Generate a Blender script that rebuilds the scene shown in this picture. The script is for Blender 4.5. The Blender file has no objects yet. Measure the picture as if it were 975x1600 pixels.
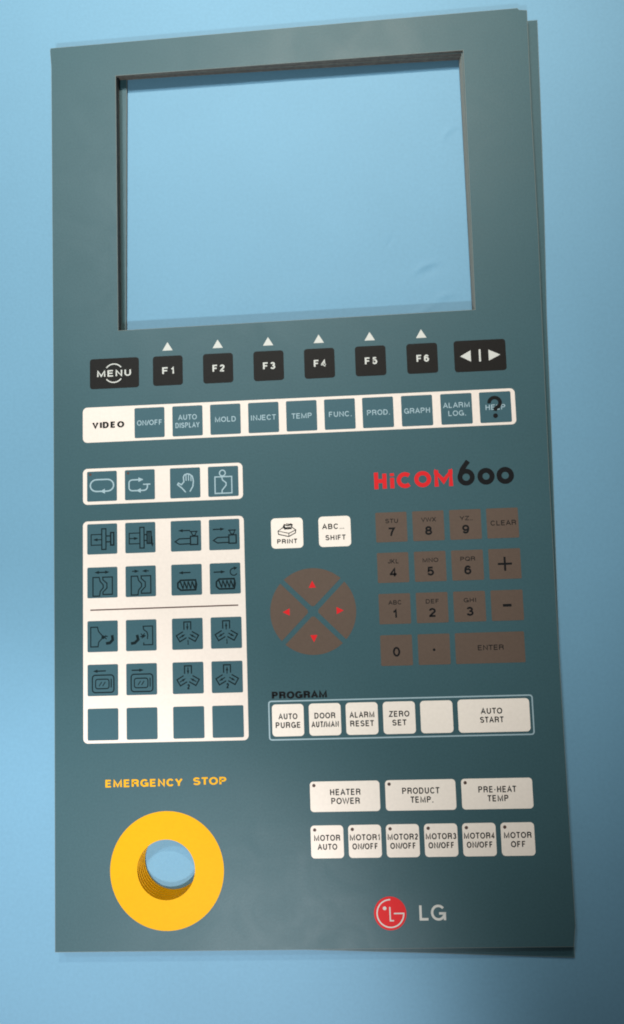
import bpy, bmesh, math, random
import numpy as np
from mathutils import Matrix, Vector

random.seed(4)
S = bpy.context.scene
COL = S.collection
MM = 0.001
STACK = 7.2                      # height of the pile of sheets, mm

# ---------------------------------------------------------------- camera
cam = bpy.data.cameras.new('camera')
cam.sensor_fit = 'VERTICAL'; cam.sensor_height = 24.0; cam.lens = 1300.0 / 1600.0 * 24.0
cam.clip_start = 0.01; cam.clip_end = 50.0
S.cycles.filter_width = 1.9
cam_ob = bpy.data.objects.new('camera', cam); COL.objects.link(cam_ob)
R = Matrix(((0.99757856, -0.03138739, -0.06206327),
            (0.03779629, 0.99375949, 0.10494531),
            (0.058382, -0.10703696, 0.99253949)))
M4 = R.transposed().to_4x4()
M4.translation = Vector((20.4920824, -37.56997184, 348.38135968 + STACK)) * MM
cam_ob.matrix_world = M4
S.camera = cam_ob
S.view_settings.view_transform = 'Standard'; S.view_settings.look = 'None'
S.view_settings.exposure = 0.0; S.view_settings.gamma = 1.0

# ---------------------------------------------------------------- light
world = bpy.data.worlds.new('World'); S.world = world; world.use_nodes = True
world.node_tree.nodes['Background'].inputs[0].default_value = (0.85, 0.95, 1.0, 1)
world.node_tree.nodes['Background'].inputs[1].default_value = 0.10

def lamp(name, kind, loc, target, power, color, **kw):
    l = bpy.data.lights.new(name, kind); l.energy = power; l.color = color
    for k, v in kw.items(): setattr(l, k, v)
    o = bpy.data.objects.new(name, l); COL.objects.link(o)
    o.location = loc
    o.rotation_euler = (Vector(target) - Vector(loc)).to_track_quat('-Z', 'Y').to_euler()
    return o
# lamp beyond the top edge of the panel, lamp behind the photographer's left side; the other spots are added
lamp('ceiling_lamp', 'SPOT', (0.02, 0.72, 0.95), (-0.06, 0.20, 0), 27.0, (1.0, 0.88, 0.73),
     spot_size=math.radians(45), spot_blend=1.0, shadow_soft_size=0.03)
lamp('extra_top_spot', 'SPOT', (0.02, 0.72, 0.95), (0.03, 0.40, 0), 25.0, (1.0, 0.93, 0.83),  # extra spot added at the ceiling lamp's place to brighten the top edge
     spot_size=math.radians(34), spot_blend=1.0, shadow_soft_size=0.03)
lamp('added_high_fill', 'SPOT', (-0.35, 0.75, 1.35), (-0.06, 0.15, 0), 56.0, (0.82, 0.95, 0.98),  # cool fill spot added at upper left, stands for no known source
     spot_size=math.radians(27), spot_blend=1.0, shadow_soft_size=0.10)
lamp('desk_lamp', 'SPOT', (-0.12, -0.62, 1.15), (-0.14, -0.27, 0), 47.0, (0.97, 0.96, 0.98),
     spot_size=math.radians(21.5), spot_blend=0.55, shadow_soft_size=0.03)
lamp('added_low_fill', 'SPOT', (-0.12, -0.75, 0.92), (-0.20, 0.16, 0), 30.0, (0.88, 1.0, 1.0),  # added low spot: fills the left, throws a shadow past the top edge
     spot_size=math.radians(42), spot_blend=1.0, shadow_soft_size=0.03)

# ---------------------------------------------------------------- materials
def mat(name, col, rough=0.5, spec=0.5, grain=0.0, grain_scale=900, mottle=0.0, bump=0.0):
    m = bpy.data.materials.new(name); m.use_nodes = True
    nt = m.node_tree; p = nt.nodes['Principled BSDF']
    p.inputs['Base Color'].default_value = (*col, 1)
    p.inputs['Roughness'].default_value = rough
    p.inputs['Specular IOR Level'].default_value = spec
    if grain or mottle or bump:
        tc = nt.nodes.new('ShaderNodeTexCoord')
        n1 = nt.nodes.new('ShaderNodeTexNoise'); n1.inputs['Scale'].default_value = grain_scale
        n1.inputs['Detail'].default_value = 3
        n2 = nt.nodes.new('ShaderNodeTexNoise'); n2.inputs['Scale'].default_value = 22
        n2.inputs['Detail'].default_value = 4
        for n in (n1, n2): nt.links.new(tc.outputs['Object'], n.inputs['Vector'])
        def rng(src, amp):
            r = nt.nodes.new('ShaderNodeMapRange')
            r.inputs['From Min'].default_value = 0.25; r.inputs['From Max'].default_value = 0.75
            r.inputs['To Min'].default_value = 1 - amp; r.inputs['To Max'].default_value = 1 + amp
            nt.links.new(src.outputs['Fac'], r.inputs['Value']); return r
        a, b = rng(n1, grain), rng(n2, mottle)
        mu = nt.nodes.new('ShaderNodeMath'); mu.operation = 'MULTIPLY'
        nt.links.new(a.outputs[0], mu.inputs[0]); nt.links.new(b.outputs[0], mu.inputs[1])
        vm = nt.nodes.new('ShaderNodeVectorMath'); vm.operation = 'SCALE'
        vm.inputs[0].default_value = col
        nt.links.new(mu.outputs[0], vm.inputs['Scale'])
        nt.links.new(vm.outputs[0], p.inputs['Base Color'])
        if bump:
            bp = nt.nodes.new('ShaderNodeBump'); bp.inputs['Strength'].default_value = bump
            bp.inputs['Distance'].default_value = 0.0002
            nt.links.new(n1.outputs['Fac'], bp.inputs['Height'])
            nt.links.new(bp.outputs['Normal'], p.inputs['Normal'])
    return m

TEAL = mat('teal_polyester', (0.046, 0.102, 0.119), 0.42, 0.18, 0.07, 1100, 0.03, 0.12)
TEAL_KEY = mat('teal_key_film', (0.047, 0.110, 0.135), 0.42, 0.18, 0.05, 1100, 0.02, 0.1)
LINER = mat('brown_backing_edge', (0.19, 0.145, 0.12), 0.8, 0.2, 0.25, 500)
DARK_EDGE = mat('dark_film_edge', (0.035, 0.05, 0.055), 0.6, 0.3)
CUT_EDGE = mat('pale_cut_edge', (0.20, 0.22, 0.21), 0.6, 0.2)
YELLOW = mat('yellow_print', (0.77, 0.375, 0.002), 0.5, 0.08, 0.03, 900, 0.03, 0.08)
YELLOW_INK = mat('yellow_ink', (0.80, 0.40, 0.01), 0.5, 0.08)
WHITE = mat('warm_white_print', (0.95, 0.82, 0.73), 0.5, 0.15, 0.03, 700, 0.03, 0.08)
WHITE_STRIP = mat('pinkish_white_print', (0.87, 0.735, 0.66), 0.5, 0.15, 0.03, 700, 0.04, 0.08)
WHITE_INK = mat('pale_ink', (0.62, 0.60, 0.56), 0.5, 0.3)
GREY_INK = mat('pale_blue_ink', (0.36, 0.47, 0.52), 0.5, 0.3)
BLACK_KEY = mat('black_print', (0.013, 0.011, 0.010), 0.5, 0.10, 0.1, 900, 0.0, 0.1)
BLACK_INK = mat('black_ink', (0.010, 0.010, 0.011), 0.5, 0.08)
ICON_INK = mat('dark_icon_ink', (0.007, 0.015, 0.018), 0.5, 0.08)
BROWN = mat('brown_print', (0.122, 0.082, 0.063), 0.5, 0.15, 0.05, 900, 0.03, 0.08)
BROWN_INK = mat('brown_ink', (0.09, 0.045, 0.035), 0.5, 0.3)
RED_INK = mat('red_ink', (0.70, 0.018, 0.022), 0.5, 0.12)
PAPER = mat('blue_paper', (0.160, 0.335, 0.475), 0.62, 0.35, 0.035, 700, 0.025, 0.25)

def uneven(m, lo, hi, wave):
    nt = m.node_tree; p = nt.nodes['Principled BSDF']
    tc = nt.nodes.new('ShaderNodeTexCoord')
    n = nt.nodes.new('ShaderNodeTexNoise'); n.inputs['Scale'].default_value = 38; n.inputs['Detail'].default_value = 6
    n.inputs['Roughness'].default_value = 0.62; n.inputs['Distortion'].default_value = 0.8
    nt.links.new(tc.outputs['Object'], n.inputs['Vector'])
    r = nt.nodes.new('ShaderNodeMapRange'); r.inputs['From Min'].default_value = 0.3; r.inputs['From Max'].default_value = 0.7
    r.inputs['To Min'].default_value = lo; r.inputs['To Max'].default_value = hi
    nt.links.new(n.outputs['Fac'], r.inputs['Value']); nt.links.new(r.outputs[0], p.inputs['Roughness'])
    w = nt.nodes.new('ShaderNodeTexNoise'); w.inputs['Scale'].default_value = 9; w.inputs['Detail'].default_value = 2
    nt.links.new(tc.outputs['Object'], w.inputs['Vector'])
    b = nt.nodes.new('ShaderNodeBump'); b.inputs['Strength'].default_value = 1.0; b.inputs['Distance'].default_value = wave
    nt.links.new(w.outputs['Fac'], b.inputs['Height'])
    old = p.inputs['Normal'].links[0].from_node if p.inputs['Normal'].links else None
    if old: nt.links.new(b.outputs['Normal'], old.inputs['Normal'])
    else: nt.links.new(b.outputs['Normal'], p.inputs['Normal'])
for m_ in (TEAL, TEAL_KEY): uneven(m_, 0.39, 0.465, 0.0005)

# ---------------------------------------------------------------- mesh helpers (all lengths in mm)
def new_obj(name, bm, mats, parent=None, label=None):
    me = bpy.data.meshes.new(name)
    bm.to_mesh(me); bm.free()
    for m in (mats if isinstance(mats, (list, tuple)) else [mats]): me.materials.append(m)
    o = bpy.data.objects.new(name, me); COL.objects.link(o)
    if parent is not None: o.parent = parent
    if label: o['label'] = label
    return o

def rrect(w, h, r, cx=0, cy=0, n=6):
    r = max(min(r, w / 2 - 0.01, h / 2 - 0.01), 0.01); pts = []
    for sx, sy, a0 in ((1, 1, 0), (-1, 1, 90), (-1, -1, 180), (1, -1, 270)):
        for k in range(n + 1):
            a = math.radians(a0 + 90 * k / n)
            pts.append((cx + sx * (w / 2 - r) + r * math.cos(a), cy + sy * (h / 2 - r) + r * math.sin(a)))
    return pts

def circle(cx, cy, r, n=64):
    return [(cx + r * math.cos(2 * math.pi * k / n), cy + r * math.sin(2 * math.pi * k / n)) for k in range(n)]

def offset(lp, d):
    """the outline pushed outwards by d"""
    n = len(lp); area = sum(lp[i][0] * lp[(i + 1) % n][1] - lp[(i + 1) % n][0] * lp[i][1] for i in range(n))
    sg = 1 if area > 0 else -1; out = []
    for i in range(n):
        p, a, b = Vector(lp[i]), Vector(lp[i - 1]), Vector(lp[(i + 1) % n])
        e, f = (p - a).normalized(), (b - p).normalized()
        m = Vector((e.y, -e.x)) + Vector((f.y, -f.x)); m.normalize()
        q = p + m * (sg * d / max(m.dot(Vector((e.y, -e.x))), 0.4)); out.append((q.x, q.y))
    return out

def add_plate(bm, outer, z0, z1, holes=(), mi_top=0, bands=None, cut=None):
    """A flat plate with holes; bands = [(z_low, material)] from the top down for the side walls."""
    loops = [outer] + list(holes)
    tops = [[bm.verts.new((x * MM, y * MM, z1 * MM)) for x, y in lp] for lp in loops]
    edges = []
    for vs in tops:
        for i in range(len(vs)): edges.append(bm.edges.new((vs[i], vs[(i + 1) % len(vs)])))
    if holes:
        res = bmesh.ops.triangle_fill(bm, use_beauty=True, use_dissolve=False, edges=edges, normal=(0, 0, 1))
        faces = [g for g in res['geom'] if isinstance(g, bmesh.types.BMFace)]
    else:
        faces = [bm.faces.new(tops[0])]
    for f in faces:
        f.normal_update()
        if f.normal.z < 0: f.normal_flip()
        f.material_index = mi_top
    bands = bands or [(z0, mi_top)]
    for li, (vs, lp) in enumerate(zip(tops, loops)):
        up = vs
        if cut and li < 2:                               # slightly rounded pale cut edge
            lp = offset(lp, cut[0] if li == 0 else -cut[0])
            lo = [bm.verts.new((x * MM, y * MM, (z1 - 0.12) * MM)) for x, y in lp]
            for i in range(len(lp)):
                j = (i + 1) % len(lp)
                f = bm.faces.new((up[i], lo[i], lo[j], up[j])); f.material_index = cut[1]
            up = lo
        for zl, mi in bands:
            lo = [bm.verts.new((x * MM, y * MM, zl * MM)) for x, y in lp]
            for i in range(len(lp)):
                j = (i + 1) % len(lp)
                f = bm.faces.new((up[i], lo[i], lo[j], up[j])); f.material_index = mi
            up = lo
    return bm

class Ink:
    """Printed marks collected into one mesh: strokes, dots and filled outlines, each layer 3 microns above the last."""
    def __init__(self, z): self.bm = bmesh.new(); self.z = z; self.k = 0
    def _z(self):
        self.k += 1
        return (self.z + 0.003 * (self.k % 12)) * MM
    def poly(self, pts):
        z = self._z()
        f = self.bm.faces.new([self.bm.verts.new((x * MM, y * MM, z)) for x, y in pts])
        f.normal_update()
        if f.normal.z < 0: f.normal_flip()
    def disc(self, x, y, r, n=24): self.poly(circle(x, y, r, n))
    def stroke(self, pts, t, closed=False, kx=1.0):
        pts = [Vector((p[0] / kx, p[1])) for p in pts]
        cl = [pts[0]]
        for p in pts[1:]:
            if (p - cl[-1]).length > 1e-4: cl.append(p)
        if closed and (cl[0] - cl[-1]).length < 1e-4: cl.pop()
        pts = cl; n = len(pts)
        if n < 2: return
        z = self._z(); L, Rr = [], []
        for i in range(n):
            if closed: a, b = pts[i] - pts[i - 1], pts[(i + 1) % n] - pts[i]
            else:
                a = pts[i] - pts[i - 1] if i else pts[1] - pts[0]
                b = pts[i + 1] - pts[i] if i < n - 1 else pts[-1] - pts[-2]
            a = a.normalized(); b = b.normalized()
            na, nb = Vector((-a.y, a.x)), Vector((-b.y, b.x))
            m = na + nb
            if m.length < 1e-3: m = na
            m.normalize()
            d = min(t / 2 / max(m.dot(na), 0.2), t * 0.95)
            L.append(pts[i] + m * d); Rr.append(pts[i] - m * d)
        lv = [self.bm.verts.new((p.x * kx * MM, p.y * MM, z)) for p in L]
        rv = [self.bm.verts.new((p.x * kx * MM, p.y * MM, z)) for p in Rr]
        for i in range(n if closed else n - 1):
            j = (i + 1) % n
            f = self.bm.faces.new((rv[i], rv[j], lv[j], lv[i])); f.normal_update()
            if f.normal.z < 0: f.normal_flip()
    def arrow(self, a, b, t=0.42, head=1.9, wide=1.35):
        a, b = Vector(a), Vector(b); d = (b - a).normalized(); n = Vector((-d.y, d.x))
        k = b - d * head
        self.stroke([a, k + d * 0.3], t)
        self.poly([b, k + n * wide / 2, k - n * wide / 2])
    def build(self, name, m, parent, label=None): return new_obj(name, self.bm, m, parent, label)

# ---------------------------------------------------------------- lettering: a plain grotesque drawn as strokes
def arc(cx, cy, rx, ry, a0, a1, n=10):
    return [(cx + rx * math.cos(math.radians(a0 + (a1 - a0) * k / n)), cy + ry * math.sin(math.radians(a0 + (a1 - a0) * k / n))) for k in range(n + 1)]

def glyphs():
    g = {}
    def G(ch, w, lsb, *st): g[ch] = (w, lsb, st)      # body width / cap height, side bearing, strokes in 0..1
    O = arc(.5, .5, .5, .5, 90, 450, 28)
    G('A', .86, .03, [(0, -.06), (.5, 1.02), (1, -.06)], [(.2, .32), (.8, .32)])
    G('B', .70, .10, [(0, 0), (0, 1), (.62, 1)] + arc(.62, .765, .33, .235, 90, -90) + [(0, .53)], [(.6, .53)] + arc(.66, .265, .34, .265, 90, -90) + [(0, 0), (0, .1)])
    G('C', .82, .07, arc(.5, .5, .5, .5, 38, 322, 22))
    G('D', .76, .10, [(0, .5), (0, 1), (.48, 1)] + arc(.48, .5, .52, .5, 90, -90, 14) + [(0, 0), (0, .5)])
    G('E', .66, .10, [(1.05, 1), (0, 1), (0, 0), (1.08, 0)], [(0, .52), (.97, .52)])
    G('F', .62, .10, [(1.05, 1), (0, 1), (0, -.07)], [(0, .5), (.92, .5)])
    G('G', .86, .07, arc(.5, .5, .5, .5, 40, 345, 22) + [(1, .44), (.55, .44)], [(1, .44), (1, -.06)])
    G('H', .72, .11, [(0, -.07), (0, 1.07)], [(1, -.07), (1, 1.07)], [(0, .52), (1, .52)])
    G('I', .14, .12, [(.5, -.07), (.5, 1.07)])
    G('J', .54, .05, [(1, 1.07), (1, .3)] + arc(.5, .3, .5, .3, 0, -180))
    G('K', .76, .10, [(0, -.07), (0, 1.07)], [(.98, 1.06), (.03, .36)], [(.34, .56), (1.02, -.06)])
    G('L', .60, .10, [(0, 1.07), (0, 0), (1.08, 0)])
    G('M', .92, .10, [(0, -.07), (0, 1), (.5, .04), (1, 1), (1, -.07)])
    G('N', .74, .10, [(0, -.07), (0, 1), (1, 0), (1, 1.07)])
    G('O', .90, .06, O)
    G('P', .70, .10, [(0, -.07), (0, 1), (.6, 1)] + arc(.6, .74, .40, .26, 90, -90) + [(0, .48)])
    G('Q', .90, .06, O, [(.6, .26), (1.02, -.04)])
    G('R', .76, .10, [(0, -.07), (0, 1), (.6, 1)] + arc(.6, .755, .38, .245, 90, -90) + [(0, .51)], [(.58, .51)] + arc(.60, .28, .34, .23, 90, 0, 6) + [(.94, .1), (1.0, -.06)])
    G('S', .74, .07, arc(.5, .75, .46, .25, 20, 180, 10) + arc(.5, .75, .46, .23, 180, 265, 5) + arc(.5, .26, .5, .26, 85, 0, 6) + arc(.5, .26, .5, .26, 0, -162, 11))
    G('T', .74, .02, [(-.08, 1), (1.08, 1)], [(.5, 1), (.5, -.07)])
    G('U', .72, .11, [(0, 1.07), (0, .38)] + arc(.5, .38, .5, .38, 180, 360, 14) + [(1, 1.07)])
    G('V', .82, .02, [(0, 1.06), (.5, -.02), (1, 1.06)])
    G('W', 1.22, .02, [(0, 1.06), (.26, -.01), (.5, 1), (.74, -.01), (1, 1.06)])
    G('X', .82, .02, [(0, -.06), (1, 1.06)], [(0, 1.06), (1, -.06)])
    G('Y', .82, .02, [(0, 1.06), (.5, .42), (1, 1.06)], [(.5, .46), (.5, -.07)])
    G('Z', .72, .05, [(0, 1), (1, 1), (0, 0), (1.06, 0)])
    G('0', .58, .07, arc(.5, .5, .5, .5, 90, 450, 28))
    G('1', .36, .09, [(0, .74), (.45, .80), (.85, 1), (.85, -.07)])
    G('2', .58, .07, arc(.5, .72, .48, .28, 170, -25, 12) + [(.5, .34), (.05, .04), (.05, 0), (1.08, 0)])
    G('3', .58, .07, arc(.48, .76, .44, .24, 165, -80, 12) + [(.4, .53)], [(.4, .53)] + arc(.5, .265, .5, .265, 85, -165, 14))
    G('4', .60, .05, [(.76, -.07), (.76, 1), (0, .28), (0, .24), (1.14, .24)])
    G('5', .58, .07, [(.95, 1), (.2, 1), (.08, .5)] + arc(.5, .32, .5, .32, 140, -160, 16))
    G('6', .58, .07, arc(.5, .31, .5, .31, 180, -180, 20), [(0, .31), (.02, .55)] + arc(.52, .58, .5, .42, 165, 30, 10))
    G('7', .58, .07, [(-.06, 1), (1, 1), (.58, .5), (.36, -.07)])
    G('8', .58, .07, arc(.5, .765, .42, .235, 90, 450, 20), arc(.5, .265, .5, .265, 90, 450, 20))
    G('9', .58, .07, arc(.5, .69, .5, .31, 0, 360, 20), [(1, .69), (.98, .45)] + arc(.48, .42, .5, .42, -15, -150, 10))
    G('/', .52, -.06, [(0, -.07), (1, 1.07)])
    G('-', .34, .08, [(-.1, .42), (1.1, .42)])
    G('.', .01, .12, [(.5, -.10), (.5, .07)])
    g[' '] = (.30, .0, ())
    return g
GL = glyphs()

def write(ink, text, cx, cy, width, cap, t, gap=0.0, kx=1.0):
    """text centred on (cx, cy), fitted to its printed width, cap height and stroke weight in mm"""
    adv = sum(GL[c][0] + 2 * GL[c][1] + gap for c in text)
    adv -= GL[text[0]][1] + GL[text[-1]][1] + gap
    k = width / adv
    x = cx - width / 2 - GL[text[0]][1] * k
    for c in text:
        w, lsb, st = GL[c]
        x += lsb * k
        w = w * k
        for s in st:
            pts = [(x + t * kx / 2 + u * max(w - t * kx, 0), cy - cap / 2 + t / 2 + v * (cap - t)) for u, v in s]
            closed = (Vector(pts[0]) - Vector(pts[-1])).length < 1e-4
            ink.stroke(pts, t if c != '.' else t * 1.15, closed, kx)
        x += w + (lsb + gap) * k

# ---------------------------------------------------------------- the table under everything
def build_table():
    fine_x = np.arange(-75, 80, 0.8); fine_y = np.arange(70, 206, 0.8)
    xs = np.unique(np.concatenate([np.linspace(-900, -160, 24), np.arange(-160, 170, 8.0), fine_x, np.linspace(176, 900, 24)]))
    ys = np.unique(np.concatenate([np.linspace(-1000, -240, 24), np.arange(-240, 270, 8.0), fine_y, np.linspace(276, 1000, 24)]))
    X, Y = np.meshgrid(xs, ys)
    Z = 0.10 * np.sin(X / 31 + 0.6 * np.sin(Y / 47)) * np.sin(Y / 39 + 1.0) - 0.12
    def ridge(x0, y0, ang, ln, wd, h, bend=0.0):
        a = math.radians(ang); u = (X - x0) * math.cos(a) + (Y - y0) * math.sin(a)
        v = -(X - x0) * math.sin(a) + (Y - y0) * math.cos(a) - bend * u * u
        return h * np.exp(-(u / ln) ** 2 - (v / wd) ** 2)
    Z += ridge(53, 108, 22, 4.6, 1.3, 0.42, -0.02) - ridge(54, 105, 22, 5, 2.0, 0.22, -0.02)
    Z += ridge(66, 170, 40, 4.5, 1.5, 0.30, -0.05)
    Z += ridge(61, 94, 12, 4.0, 1.6, 0.30, -0.03) + ridge(52, 88, 25, 5, 1.6, 0.15)
    Z += ridge(38, 120, 60, 2.0, 0.9, -0.18)
    Z += ridge(5, 97, 3, 60, 7.0, 0.25) + ridge(-20, 140, 75, 50, 14.0, 0.2)
    ny, nx = X.shape
    v = np.stack([X, Y, Z], -1).reshape(-1, 3) * MM
    i = np.arange(ny * nx).reshape(ny, nx)
    f = np.stack([i[:-1, :-1], i[:-1, 1:], i[1:, 1:], i[1:, :-1]], -1).reshape(-1, 4)
    me = bpy.data.meshes.new('tabletop'); me.from_pydata(v.tolist(), [], f.tolist())
    me.polygons.foreach_set('use_smooth', np.ones(len(f), bool)); me.update()
    me.materials.append(PAPER)
    o = bpy.data.objects.new('tabletop', me); COL.objects.link(o)
    o['kind'] = 'structure'; o['label'] = 'pale blue paper covered tabletop with faint creases'; o['category'] = 'tabletop'
build_table()

# ---------------------------------------------------------------- the pile of overlay sheets
def sheet(depth, outline, window, hole, label, group=None, name='overlay_sheet', ring=(-63.9, -144.7, 23.5)):
    """one overlay: teal film on a brown backing, window and stop-button hole cut out, yellow ring round the hole"""
    root = bpy.data.objects.new(name, None); COL.objects.link(root)
    root.empty_display_size = 0.02
    root['label'] = label; root['category'] = 'overlay'
    if group: root['group'] = group
    z1 = STACK - depth; z0 = z1 - 1.19
    hx, hy, hr = hole
    bm = bmesh.new()
    add_plate(bm, outline, z0, z1, [window, circle(hx, hy, hr + 0.06, 72)], 0, [(z1 - 0.35, 1), (z0, 2)], (0.20, 3))
    new_obj('face_sheet', bm, [TEAL, DARK_EDGE, LINER, CUT_EDGE], root)
    bm = bmesh.new()
    add_plate(bm, circle(ring[0], ring[1], ring[2], 96), z1 + 0.001, z1 + 0.006, [circle(hx, hy, hr, 72)], 0)
    # the yellow film turns down into the hole
    lo = [bm.verts.new((x * MM, y * MM, z0 * MM)) for x, y in circle(hx, hy, hr, 72)]
    hi = [bm.verts.new((x * MM, y * MM, (z1 + 0.004) * MM)) for x, y in circle(hx, hy, hr, 72)]
    for i in range(72): bm.faces.new((hi[i], hi[(i + 1) % 72], lo[(i + 1) % 72], lo[i]))
    new_obj('stop_ring', bm, YELLOW, root)
    return root

TOP_OUT = [(-113.0, 217.8), (-62.4, 218.6), (3.3, 219.6), (98.1, 221.0), (98.9, 220.1), (102.2, 219.7), (101.4, 174.4),
           (101.0, 116.0), (100.3, 78.3), (99.2, 7.2), (98.7, -56.3), (98.6, -131.9), (98.5, -167.4), (97.4, -175.3),
           (-110.2, -176.0), (-110.7, -50.3), (-111.4, 72.1), (-112.6, 208.7), (-113.2, 216.8)]
TOP_WIN = [(-83.1, 202.5), (73.6, 203.2), (72.8, 84.2), (-82.7, 83.0)]
GROUP = 'overlay sheets piled under the printed one'
panel = sheet(0.0, TOP_OUT, TOP_WIN, (-64.2, -144.4, 11.9),
              'topmost teal control panel overlay with all its printed keys and a yellow emergency stop ring',
              name='control_panel_overlay')
inner = [
    (1.2, (-0.5, 0.4), (-0.5, 0.0), (-63.9, -144.0), 'overlay touching the underside of the printed sheet, its brown edge showing in the window'),
    (2.4, (-0.9, -0.8), (-0.8, 0.1), (-63.6, -143.6), 'overlay second below the printed sheet, its edge seen inside the stop button hole'),
    (3.6, (-0.4, -1.2), (-1.0, 0.0), (-63.3, -143.2), 'overlay in the middle of the pile between printed sheet and protruding sheet'),
    (4.8, (-1.0, -0.6), (-1.2, 0.1), (-63.0, -142.8), 'overlay resting on the lowest protruding sheet, edge seen in the window'),
]
for d, (ox, oy), (wx, wy), (hx, hy), lb in inner:
    x0, x1, y0, y1 = -110.3 + ox, 98.3 + ox, -174.8 + oy, 218.0 + oy
    out = [(x0 - 1.5, y1 - 2.0), (x1 + 2.4, y1), (x1 + 1.0, 90), (x1, y0), (x0 + 0.8, y0 - 0.2)]
    win = [(-83.4, 204.3 + wy), (73.6 + wx, 202.7 + wy), (72.8 + wx * 0.4, 82.6), (-83.1, 82.0)]
    sheet(d, out, win, (hx, hy, 11.9), lb, GROUP, ring=(hx + 0.3, hy - 0.3, 23.5))
sheet(6.0, [(-107.0, 215.0), (107.9, 219.0), (106.9, 177.7), (105.5, 128.4), (103.7, 80.2), (102.5, 26.9), (100.2, -60.0), (98.8, -181.8),
            (40.0, -179.6), (-108.6, -174.8)],
      [(-79.7, 205.0), (77.0, 204.4), (75.6, 81.5), (-81.0, 80.0)], (-62.7, -142.4, 11.9),
      'lowest teal overlay lying on the blue paper, peeking out at the right edge', GROUP, ring=(-62.3, -142.7, 23.5))

# ---------------------------------------------------------------- prints on the top sheet
Z0 = STACK
def plate(name, pts, m, z=0.0, th=0.05, label=None, holes=()):
    bm = bmesh.new(); add_plate(bm, pts, Z0 + z + 0.004, Z0 + z + th, holes)
    return new_obj(name, bm, m, panel, label)
def key(name, cx, cy, w, h, r, m, label=None, z=0.0):
    return plate(name, rrect(w, h, r, cx, cy), m, z, z and 0.05 or 0.06, label)
def ink(level=1): return Ink(Z0 + (0.075 if level == 1 else 0.125))

# black row: menu, six function keys, paging key
FX = [-60.76, -38.72, -16.72, 5.24, 27.16, 49.16]; FY = 64.1
k = key('menu_key', -84.34, FY, 21.75, 13.4, 1.3, BLACK_KEY, 'black key reading MENU inside two arcs')
i = ink(); write(i, 'MENU', -84.5, FY, 15.0, 2.9, 0.56, 0.04, 1.2)
i.stroke(arc(-84.6, FY, 4.1, 4.1, 38, 142, 14), 0.5); i.stroke(arc(-84.6, FY, 4.1, 4.1, 218, 322, 14), 0.5)
i.build('legend', WHITE_INK, k)
for n, x in enumerate(FX):
    k = key('function_key', x, FY, 13.1, 13.1, 1.3, BLACK_KEY, 'black key reading F%d' % (n + 1))
    i = ink(); write(i, 'F%d' % (n + 1), x + 0.2, FY, 5.3, 3.1, 0.6, 0.06, 1.2); i.build('legend', WHITE_INK, k)
    i = Ink(Z0 + 0.02); i.poly([(x - 2.25, 73.1), (x + 2.25, 73.1), (x, 76.85)])
    i.build('pointer_mark', WHITE_INK, panel)
k = key('page_key', 73.58, FY, 21.8, 13.6, 1.3, BLACK_KEY, 'black key with two white triangles and a bar')
i = ink(); i.poly([(65.2, FY), (69.7, FY + 2.45), (69.7, FY - 2.45)]); i.poly([(82.1, FY), (77.2, FY + 2.4), (77.2, FY - 2.4)])
i.stroke([(73.5, FY + 2.7), (73.5, FY - 2.6)], 0.75); i.build('legend', WHITE_INK, k)

# video bar
BX = [-69.04, -52.46, -35.98, -19.51, -3.15, 13.2, 29.43, 45.94, 62.52, 78.82]; BY = 41.5
bar = plate('video_strip', rrect(185.6, 15.5, 2.0, -5.6, 41.55), WHITE_STRIP)
i = ink(); write(i, 'VIDEO', -87.2, 41.3, 14.2, 2.8, 0.66, 0.0, 1.45); i.build('legend', BLACK_INK, bar)
BT = [[('ON/OFF', 11.0)], [('AUTO', 8.2), ('DISPLAY', 10.5)], [('MOLD', 9.0)], [('INJECT', 10.8)], [('TEMP', 8.7)], [('FUNC.', 9.3)],
      [('PROD.', 9.3)], [('GRAPH', 10.9)], [('ALARM', 11.2), ('LOG.', 7.0)], [('HELP', 8.2)]]
for x, ls in zip(BX, BT):
    k = key('video_key', x, BY, 13.15, 13.2, 0.6, TEAL_KEY, 'teal key reading ' + ' '.join(a for a, _ in ls), 0.05)
    k.location.z += 0
    i = ink(2)
    for j, (tx, w) in enumerate(ls):
        write(i, tx, x, BY - 0.1 + (1.75 - 3.5 * j if len(ls) > 1 else 0.1), w, 2.3, 0.36)
    if ls[0][0] == 'HELP':
        i.build('legend', GREY_INK, k)
        q = Ink(Z0 + 0.17); qx = x - 0.25
        q.stroke(arc(qx, BY + 1.9, 2.3, 2.2, 185, -40, 18) + [(qx + 0.25, BY - 0.6), (qx, BY - 1.6)], 1.5)
        q.disc(qx + 0.1, BY - 3.7, 1.0); q.build('question_mark', BLACK_INK, k)
    else:
        i.build('legend', GREY_INK, k)

# symbol keys at the left: two white panels of four columns
CX = [-90.06, -73.54, -53.89, -37.47]; RY = [14.57, -8.17, -26.72, -49.35, -67.55, -85.73]
plate('mode_strip', rrect(69.3, 15.6, 2.0, -63.75, 14.55), WHITE_STRIP)
sp = plate('symbol_strip', rrect(69.4, 93.0, 2.0, -63.75, -46.95), WHITE_STRIP)
i = ink(); i.stroke([(-95.3, -38.25), (-32.2, -38.05)], 0.55); i.build('divider_line', BROWN_INK, sp)

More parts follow.
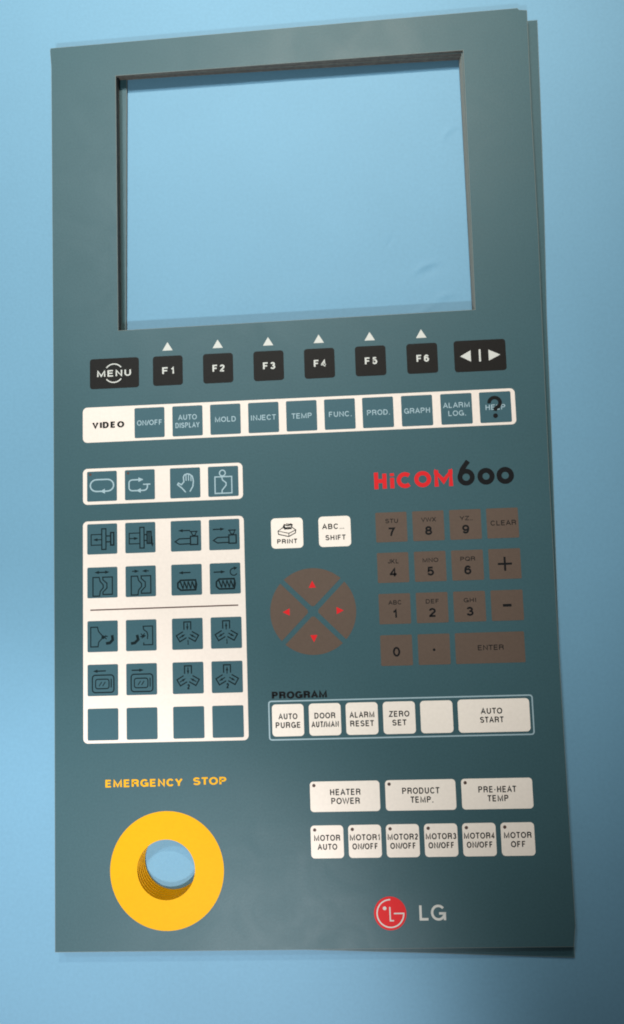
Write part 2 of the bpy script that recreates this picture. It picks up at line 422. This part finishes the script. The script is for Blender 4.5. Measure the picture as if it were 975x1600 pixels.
def px(cx, cy, s):
    """points read off an enlarged view centred on (cx, cy), s units to the millimetre, y down"""
    return lambda *p: [((x - cx) / s, (cy - y) / s) for x, y in p]
def draw_loop(d):
    d.stroke(arc(-2.35, .35, 2.75, 2.55, 90, 270, 12) + arc(2.35, .35, 2.75, 2.55, 270, 450, 12), .6, True); d.poly([(-.7, -2.2), (1.3, -1.1), (1.3, -3.3)])
def draw_half_loop(d):
    d.stroke([(0, 2.2), (-3.2, 2.2)] + arc(-3.2, .9, 1.5, 1.3, 90, 180, 6) + arc(-3.2, -1.2, 1.5, 1.3, 180, 270, 6) + [(1.6, -2.5)] + arc(1.7, -.9, 1.6, 1.6, 270, 360, 6) + [(3.3, .2)], .55)
    d.stroke([(1.4, .1), (4.6, .1)], .5); d.poly([(1.6, 2.2), (-.6, 3.2), (-.6, 1.2)]); d.poly([(-1.6, -2.5), (.4, -1.5), (.4, -3.5)])
def draw_hand(d):
    p = px(257, 258, 26.5)
    d.stroke(p((262, 365), (222, 318), (170, 275), (180, 258), (215, 278), (243, 245), (238, 190), (252, 165), (282, 155), (310, 162), (340, 185), (352, 240), (345, 300), (310, 360)), .52)
    for a, b in (((268, 165), (268, 235)), ((296, 162), (297, 235)), ((325, 178), (324, 240))): d.stroke(p(a, b), .42)
def draw_mould(d):
    p = px(706, 245, 26.5)
    d.stroke(p((612, 192), (803, 192), (803, 380), (612, 380)), .5, True)
    d.stroke([(((698 - 706) / 26.5) + 1.25 * math.cos(a / 10 * math.pi), (245 - 150) / 26.5 + 1.25 * math.sin(a / 10 * math.pi)) for a in range(20)], .5, True)
    d.stroke(p((690, 192), (697, 228), (738, 262), (738, 290), (692, 345), (690, 380)), .5)
def draw_clamp(right):
    def f(d):
        p = px(222, 877, 26.5)
        d.stroke(p((215, 825), (95, 825), (95, 945), (215, 945)), .42); d.stroke(p((217, 762), (265, 762), (265, 996), (217, 996)), .5, True)
        if right:
            d.arrow(*p((98, 885), (200, 885))); d.stroke(p((265, 845), (300, 845)), .5); d.stroke(p((265, 912), (300, 912)), .5)
            d.stroke(p((300, 812), (345, 812), (345, 945), (300, 945)), .6, True); d.stroke(p((322, 815), (322, 942)), .5); d.arrow(*p((352, 865), (360, 985)), .5, 1.5, 1.2)
        else:
            d.arrow(*p((215, 885), (118, 885))); d.stroke(p((265, 845), (320, 845)), .5); d.stroke(p((265, 912), (320, 912)), .5)
            d.stroke(p((320, 808), (355, 808), (355, 950), (320, 950)), .6, True)
    return f
def draw_nozzle(right):
    def f(d):
        p = px(265, 875, 26.5)
        d.stroke(p((315, 905), (188, 906), (140, 938), (188, 967), (315, 965)), .5)
        d.stroke(p((316, 882), (398, 882), (398, 975), (316, 975)), .55, True); d.stroke(p((308, 828), (398, 828)), .45)
        d.stroke(p((322, 830), (342, 872), (368, 872), (386, 830)), .45)
        d.arrow(*(p((135, 815), (270, 812)) if right else p((312, 815), (178, 815))), .5)
    return f
def draw_halves(close):
    def f(d):
        p = px(228, 302, 26.5)
        d.stroke(p((120, 243), (192, 243), (203, 290), (237, 328), (237, 362), (203, 400), (196, 453), (120, 453)), .48, True)
        d.stroke(p((232, 243), (342, 243), (342, 437), (235, 437), (235, 410), (280, 365), (280, 312), (235, 272)), .48, True)
        if close: d.arrow(*p((130, 188), (210, 188)), .42); d.arrow(*p((322, 188), (244, 188)), .42)
        else: d.arrow(*p((225, 188), (310, 186)), .5); d.arrow(*p((225, 188), (138, 188)), .5)
    return f
def draw_screw(right):
    def f(d):
        p = px(280, 265, 26.5)
        d.stroke(p((380, 270), (212, 270), (180, 300), (180, 350), (212, 380), (380, 380), (392, 325)), .7, True)
        for q in range(4): d.stroke(p((208 + q * 44, 285), (240 + q * 44, 365)), .62); d.stroke(p((240 + q * 44, 365), (252 + q * 44, 285)), .4)
        if right:
            d.arrow(*p((152, 192), (282, 190)), .5)
            d.stroke([(3.7 + 1.5 * math.cos(math.radians(a)), 2.7 + 1.5 * math.sin(math.radians(a))) for a in range(75, 331, 15)], .45)
            d.poly([(5.3, 4.4), (3.7, 4.9), (3.9, 3.4)])
        else: d.arrow(*p((325, 185), (190, 187)), .5)
    return f
def draw_eject_out(d):
    p = px(230, 260, 26.5)
    d.stroke(p((95, 157), (172, 157), (183, 203), (238, 268), (185, 325), (178, 374), (95, 374)), .45, True)
    d.disc(*p((236, 270))[0], .75); d.stroke(p((240, 285), (268, 250)), .4); d.stroke(p((238, 258), (275, 292)), .4); d.stroke(p((262, 262), (290, 262)), .4)
    d.stroke(p((268, 340), (312, 335), (345, 302), (338, 250)), 1.15)
def draw_eject_in(d):
    p = px(683, 245, 26.5)
    d.stroke(p((752, 290), (757, 245), (748, 212), (710, 182), (706, 147), (812, 147), (812, 352), (710, 352), (712, 325)), .45)
    d.stroke(p((566, 334), (610, 328), (648, 292), (636, 240)), 1.15); d.arrow(*p((672, 262), (738, 250)), .45, 1.4, 1.5)
    d.stroke(p((680, 228), (712, 270)), .38); d.stroke(p((690, 280), (720, 225)), .38)
def draw_three(outward, digit):
    def f(d):
        oy = .35
        for a in (0, 120, 240):
            c, s = math.cos(math.radians(a)), math.sin(math.radians(a))
            q = lambda *pp: [(x * c - y * s, x * s + y * c + oy) for x, y in pp]
            d.stroke(q((-1.45, 1.35), (-1.45, 4.6), (1.45, 4.6), (1.45, 1.35)), .5)
            d.arrow(*(q((0, 1.0), (0, 4.0)) if outward else q((0, 4.0), (0, 1.0))), .42, 1.7, 1.05)
        write(d, digit, .15, -3.6, 1.1 if digit == '2' else .75, 2.1, .5)
    return f
def draw_door(right):
    def f(d):
        p = px(230, 775, 26.5)
        rr = lambda x0, y0, x1, y1, r: rrect((x1 - x0) / 26.5, (y1 - y0) / 26.5, r, ((x0 + x1) / 2 - 230) / 26.5, (775 - (y0 + y1) / 2) / 26.5, 4)
        d.stroke(rr(112, 720, 355, 910, 1.2), .5, True); d.stroke(rr(148, 765, 300, 868, .9), .45, True)
        d.stroke(p((325, 762), (325, 858)), .45)
        d.stroke(p((188, 840), (218, 795)), .38); d.stroke(p((228, 840), (258, 795)), .38)
        d.arrow(*(p((118, 676), (254, 676)) if right else p((265, 674), (120, 676))), .5)
    return f
ICONS = [[('loop', draw_loop), ('broken loop', draw_half_loop), ('hand', draw_hand), ('mould with a ring', draw_mould)],
         [('clamp moving left', draw_clamp(False)), ('clamp moving right', draw_clamp(True)), ('nozzle moving left', draw_nozzle(False)), ('nozzle moving right', draw_nozzle(True))],
         [('mould halves parting', draw_halves(False)), ('mould halves closing', draw_halves(True)), ('screw moving left', draw_screw(False)), ('turning screw moving right', draw_screw(True))],
         [('part leaving the mould', draw_eject_out), ('part entering the mould', draw_eject_in), ('three arms pointing inward and 1', draw_three(False, '1')), ('three arms pointing outward and 1', draw_three(True, '1'))],
         [('door sliding left', draw_door(False)), ('door sliding right', draw_door(True)), ('three arms pointing inward and 2', draw_three(False, '2')), ('three arms pointing outward and 2', draw_three(True, '2'))]]
for r, y in enumerate(RY):
    for c, x in enumerate(CX):
        if r < 5:
            nm, fn = ICONS[r][c]
            k = key('symbol_key', x, y, 13.05, 13.0, 0.6, TEAL_KEY, 'teal key with %s icon of a %s' % ('a pale' if r == 0 else 'a dark', nm), 0.05)
            class Shift(Ink):
                pass
            d = Ink(Z0 + 0.125); fn(d)
            bmesh.ops.translate(d.bm, verts=d.bm.verts, vec=(x * MM, y * MM, 0))
            d.build('icon', GREY_INK if r == 0 else ICON_INK, k)
            if r == 0 and c < 2:
                d = Ink(Z0 + 0.125); d.disc(x - 5.1, y + 5.2, 0.6); d.build('indicator_dot', BROWN_INK, k)
        else:
            key('symbol_key', x, y, 13.05, 13.0, 0.6, TEAL_KEY, 'blank teal key in the bottom row of the white panel', 0.05)

# print and shift keys
k = key('print_key', -10.79, -8.54, 13.5, 12.8, 1.7, WHITE, 'white key with a printer drawing reading PRINT')
i = ink(); write(i, 'PRINT', -10.8, -12.0, 8.6, 2.0, 0.42)
q = px(252, 282, 24.2); T = lambda *p: [(x - 10.79, y - 8.54) for x, y in q(*p)]
i.stroke(T((160, 258), (205, 228), (300, 222), (342, 252), (270, 285)), .34, True); i.stroke(T((160, 258), (165, 292), (268, 318), (338, 282), (342, 252)), .38)
i.stroke(T((270, 285), (268, 318)), .32); i.stroke(T((212, 222), (225, 195), (262, 205), (305, 198), (300, 222)), .5)
i.poly(T((212, 225), (228, 198), (240, 236))); i.stroke(T((222, 238), (300, 236)), .6); i.stroke(T((245, 185), (270, 192), (300, 188)), .35)
i.build('legend', BLACK_INK, k)
k = key('shift_key', 9.3, -8.54, 13.5, 12.8, 1.7, WHITE, 'white key reading ABC and SHIFT')
i = ink(); write(i, 'ABC', 7.5, -6.4, 7.0, 2.3, 0.45)
for q in range(3): i.disc(11.6 + 0.75 * q, -7.4, 0.2, 10)
write(i, 'SHIFT', 9.6, -11.1, 8.6, 2.2, 0.42); i.build('legend', BLACK_INK, k)

# direction pad: four sectors of a disc
PX, PY, PR, PG = -0.85, -41.6, 17.95, 1.05
for nm, a0 in (('right', 0), ('up', 90), ('left', 180), ('down', 270)):
    pts = []
    half = 45 - math.degrees(math.asin(PG / PR))
    edge = arc(0, 0, PR, PR, a0 - half, a0 + half, 24)
    tip = PG * math.sqrt(2); ca, sa = math.cos(math.radians(a0)), math.sin(math.radians(a0))
    pts = [(PX + x, PY + y) for x, y in edge] + [(PX + (tip + .7) * ca - .6 * sa * 1, PY + (tip + .7) * sa + .6 * ca), (PX + (tip + .7) * ca + .6 * sa, PY + (tip + .7) * sa - .6 * ca)]
    k = plate('direction_key', pts, BROWN, 0, 0.06, 'brown quarter disc key with a red arrow pointing ' + nm)
    i = ink(); bx, by = PX + 11.1 * ca, PY + 11.1 * sa
    i.poly([(bx + 1.65 * ca, by + 1.65 * sa), (bx - 1.3 * ca - 1.5 * sa, by - 1.3 * sa + 1.5 * ca), (bx - 1.3 * ca + 1.5 * sa, by - 1.3 * sa - 1.5 * ca)])
    i.build('arrow_mark', RED_INK, k)

# numeric pad
NX = [33.06, 48.45, 63.81, 79.1]; NY = [-7.62, -24.54, -41.57, -58.59]
NT = [[('7', 'STU', 5.3), ('8', 'VWX', 6.2), ('9', 'YZ..', 5.0), ('CLEAR', None, 10.5)],
      [('4', 'JKL', 4.4), ('5', 'MNO', 6.5), ('6', 'PQR', 6.1), ('+', None, 0)],
      [('1', 'ABC', 5.5), ('2', 'DEF', 5.4), ('3', 'GHI', 5.0), ('-', None, 0)],
      [('0', None, 0), ('.', None, 0), ('ENTER', None, 10.5)]]
for r, row in enumerate(NT):
    for c, (t, s, w) in enumerate(row):
        x, y = NX[c], NY[r]; kw = 13.05
        if t == 'ENTER': x, kw = 71.2, 28.1
        k = key('number_key', x, y, kw, 12.5, 0.5, BROWN, 'brown key reading ' + {'+': 'plus', '-': 'minus', '.': 'a full stop'}.get(t, t))
        i = ink()
        if s:
            write(i, s, x + .2, y + 2.6, w, 1.8, 0.3); write(i, t, x, y - 2.0, 2.0 if t == '1' else 2.9, 3.7, 0.78)
        elif t in ('CLEAR', 'ENTER'): write(i, t, x + .3, y + .1, w, 2.1, 0.34)
        elif t == '+': i.stroke([(x - 2.9, y), (x + 2.9, y)], .85); i.stroke([(x, y - 2.9), (x, y + 2.9)], .85)
        elif t == '-': i.stroke([(x - 1.75, y), (x + 1.75, y)], 1.1)
        elif t == '.': i.disc(x, y - .2, .55)
        else: write(i, t, x, y - .6, 3.0, 4.0, 0.8)
        i.build('legend', BLACK_INK, k)

# program row in its thin pale frame
PXs = [-12.6, 2.65, 17.83, 33.04, 48.24]; PYr = -85.78
bm = bmesh.new(); add_plate(bm, rrect(107.9, 16.1, 1.3, 33.3, -85.8), Z0 + .004, Z0 + .03, [rrect(106.8, 15.0, 0.8, 33.3, -85.8)])
new_obj('frame_line', bm, GREY_INK, panel)
i = Ink(Z0 + .045); write(i, 'PROGRAM', -7.6, -75.6, 22.9, 3.0, .70, -.08, 1.4); i.build('section_title', BLACK_INK, panel, 'black title reading PROGRAM')
PT = [[('AUTO', 7.9), ('PURGE', 10.3)], [('DOOR', 8.6), ('AUT/MAN', 11.3)], [('ALARM', 10.2), ('RESET', 9.8)], [('ZERO', 8.4), ('SET', 5.9)], []]
def two_lines(i, x, y, ls, h=2.4, t=.45):
    for j, (tx, w) in enumerate(ls): write(i, tx, x, y + (1.55 if j == 0 else -1.95), w, h, t)
for x, ls in zip(PXs, PT):
    k = key('program_key', x, PYr, 13.1, 12.95, 1.5, WHITE, 'white key reading ' + ' '.join(a for a, _ in ls) if ls else 'blank white key')
    if ls: i = ink(); two_lines(i, x, PYr, ls); i.build('legend', BLACK_INK, k)
k = key('program_key', 71.3, PYr, 28.8, 13.2, 1.5, WHITE, 'wide white key reading AUTO START')
i = ink(); two_lines(i, 70.4, PYr + .3, [('AUTO', 8.7), ('START', 9.6)]); i.build('legend', BLACK_INK, k)

# heater and motor rows with lamp dots
for x, ls in zip((9.74, 40.31, 70.9), ([('HEATER', 12.4), ('POWER', 11.6)], [('PRODUCT', 15.1), ('TEMP.', 8.8)], [('PRE-HEAT', 15.2), ('TEMP', 8.4)])):
    k = key('heater_key', x, -116.56, 28.3, 12.0, 1.4, WHITE, 'wide white key reading ' + ' '.join(a for a, _ in ls))
    i = ink(); two_lines(i, x + .2, -116.4, ls, 2.5); i.build('legend', BLACK_INK, k)
    i = ink(); i.disc(x - 12.5, -112.1, .68); i.build('indicator_dot', BROWN_INK, k)
MT = [('MOTOR', 10.6, 'AUTO', 8.0)] + [('MOTOR%d' % n, 12.2, 'ON/OFF', 10.3) for n in (1, 2, 3, 4)] + [('MOTOR', 10.9, 'OFF', 5.8)]
for x, (a, wa, b, wb) in zip((1.96, 17.2, 32.43, 47.71, 62.94, 78.17), MT):
    k = key('motor_key', x, -134.3, 13.25, 12.85, 1.5, WHITE, 'white key reading %s %s' % (a, b))
    i = ink(); two_lines(i, x, -134.3, [(a, wa), (b, wb)]); i.build('legend', BLACK_INK, k)
    i = ink(); i.disc(x - 4.95, -129.6, .68); i.build('indicator_dot', BROWN_INK, k)

# titles and marks
i = Ink(Z0 + .02); write(i, 'EMERGENCY', -73.0, -109.8, 32.4, 3.1, .64, -.02, 1.3); write(i, 'STOP', -45.6, -109.5, 13.8, 3.1, .64, -.02, 1.3)
i.build('section_title', YELLOW_INK, panel, 'yellow title reading EMERGENCY STOP')
i = Ink(Z0 + .02); b = 8.7                                            # red and black model lettering
for x in (27.5, 31.0): i.stroke([(x, b - .1 if x < 30 else b), (x, b + 7.0 if x < 30 else b + 6.4)], 1.75)
i.stroke([(27.5, b + 3.3), (31.0, b + 3.3)], 1.7); i.stroke([(34.2, b), (34.2, b + 4.5)], 1.75); i.stroke([(34.2, b + 5.2), (34.2, b + 6.4)], 1.75)
i.stroke(arc(39.6, b + 3.3, 2.6, 2.5, 48, 312, 20), 1.75); i.stroke(arc(47.0, b + 3.4, 2.65, 2.55, 90, 450, 28), 1.75, True)
i.stroke([(52.7, b), (52.7, b + 6.0), (55.7, b + 2.2), (58.7, b + 6.0), (58.7, b)], 1.75); i.stroke([(52.7, b + 5), (52.7, b + 7)], 1.75); i.stroke([(58.7, b + 5), (58.7, b + 7)], 1.75)
i.build('model_lettering', RED_INK, panel, 'red lettering reading HiCOM')
i = Ink(Z0 + .02)
i.stroke(arc(65.1, 12.2, 2.55, 2.55, 90, 450, 30), 2.05, True); i.stroke([(62.75, 13.2), (63.6, 15.6), (66.2, 19.0)], 2.0)
i.stroke(arc(73.35, 12.25, 2.5, 2.5, 90, 450, 30), 2.1, True); i.stroke(arc(81.3, 12.3, 2.55, 2.55, 90, 450, 30), 2.1, True)
i.build('model_lettering', BLACK_INK, panel, 'black lettering reading 600')
em = plate('maker_emblem', circle(26.2, -162.2, 6.45, 64), RED_INK, 0, .05, 'red round emblem with a pale face of two letters')
i = ink(); ex, ey = 26.25, -162.25
i.stroke([(ex + .15, ey + 5.3)] + arc(ex, ey, 5.3, 5.3, 92, 360, 40) + [(ex + 1.4, ey)], .52)
i.stroke([(ex - .15, ey + 2.5), (ex - .1, ey - 2.75), (ex + 1.35, ey - 2.75)], .52); i.disc(ex - 2.2, ey + 2.0, .72)
i.build('emblem_face', WHITE_INK, em)
i = Ink(Z0 + .02); write(i, 'L', 39.65, -162.1, 3.75, 5.9, .95); write(i, 'G', 45.3, -162.1, 5.9, 6.1, .95)
i.build('maker_lettering', WHITE_INK, panel, 'pale lettering reading LG')
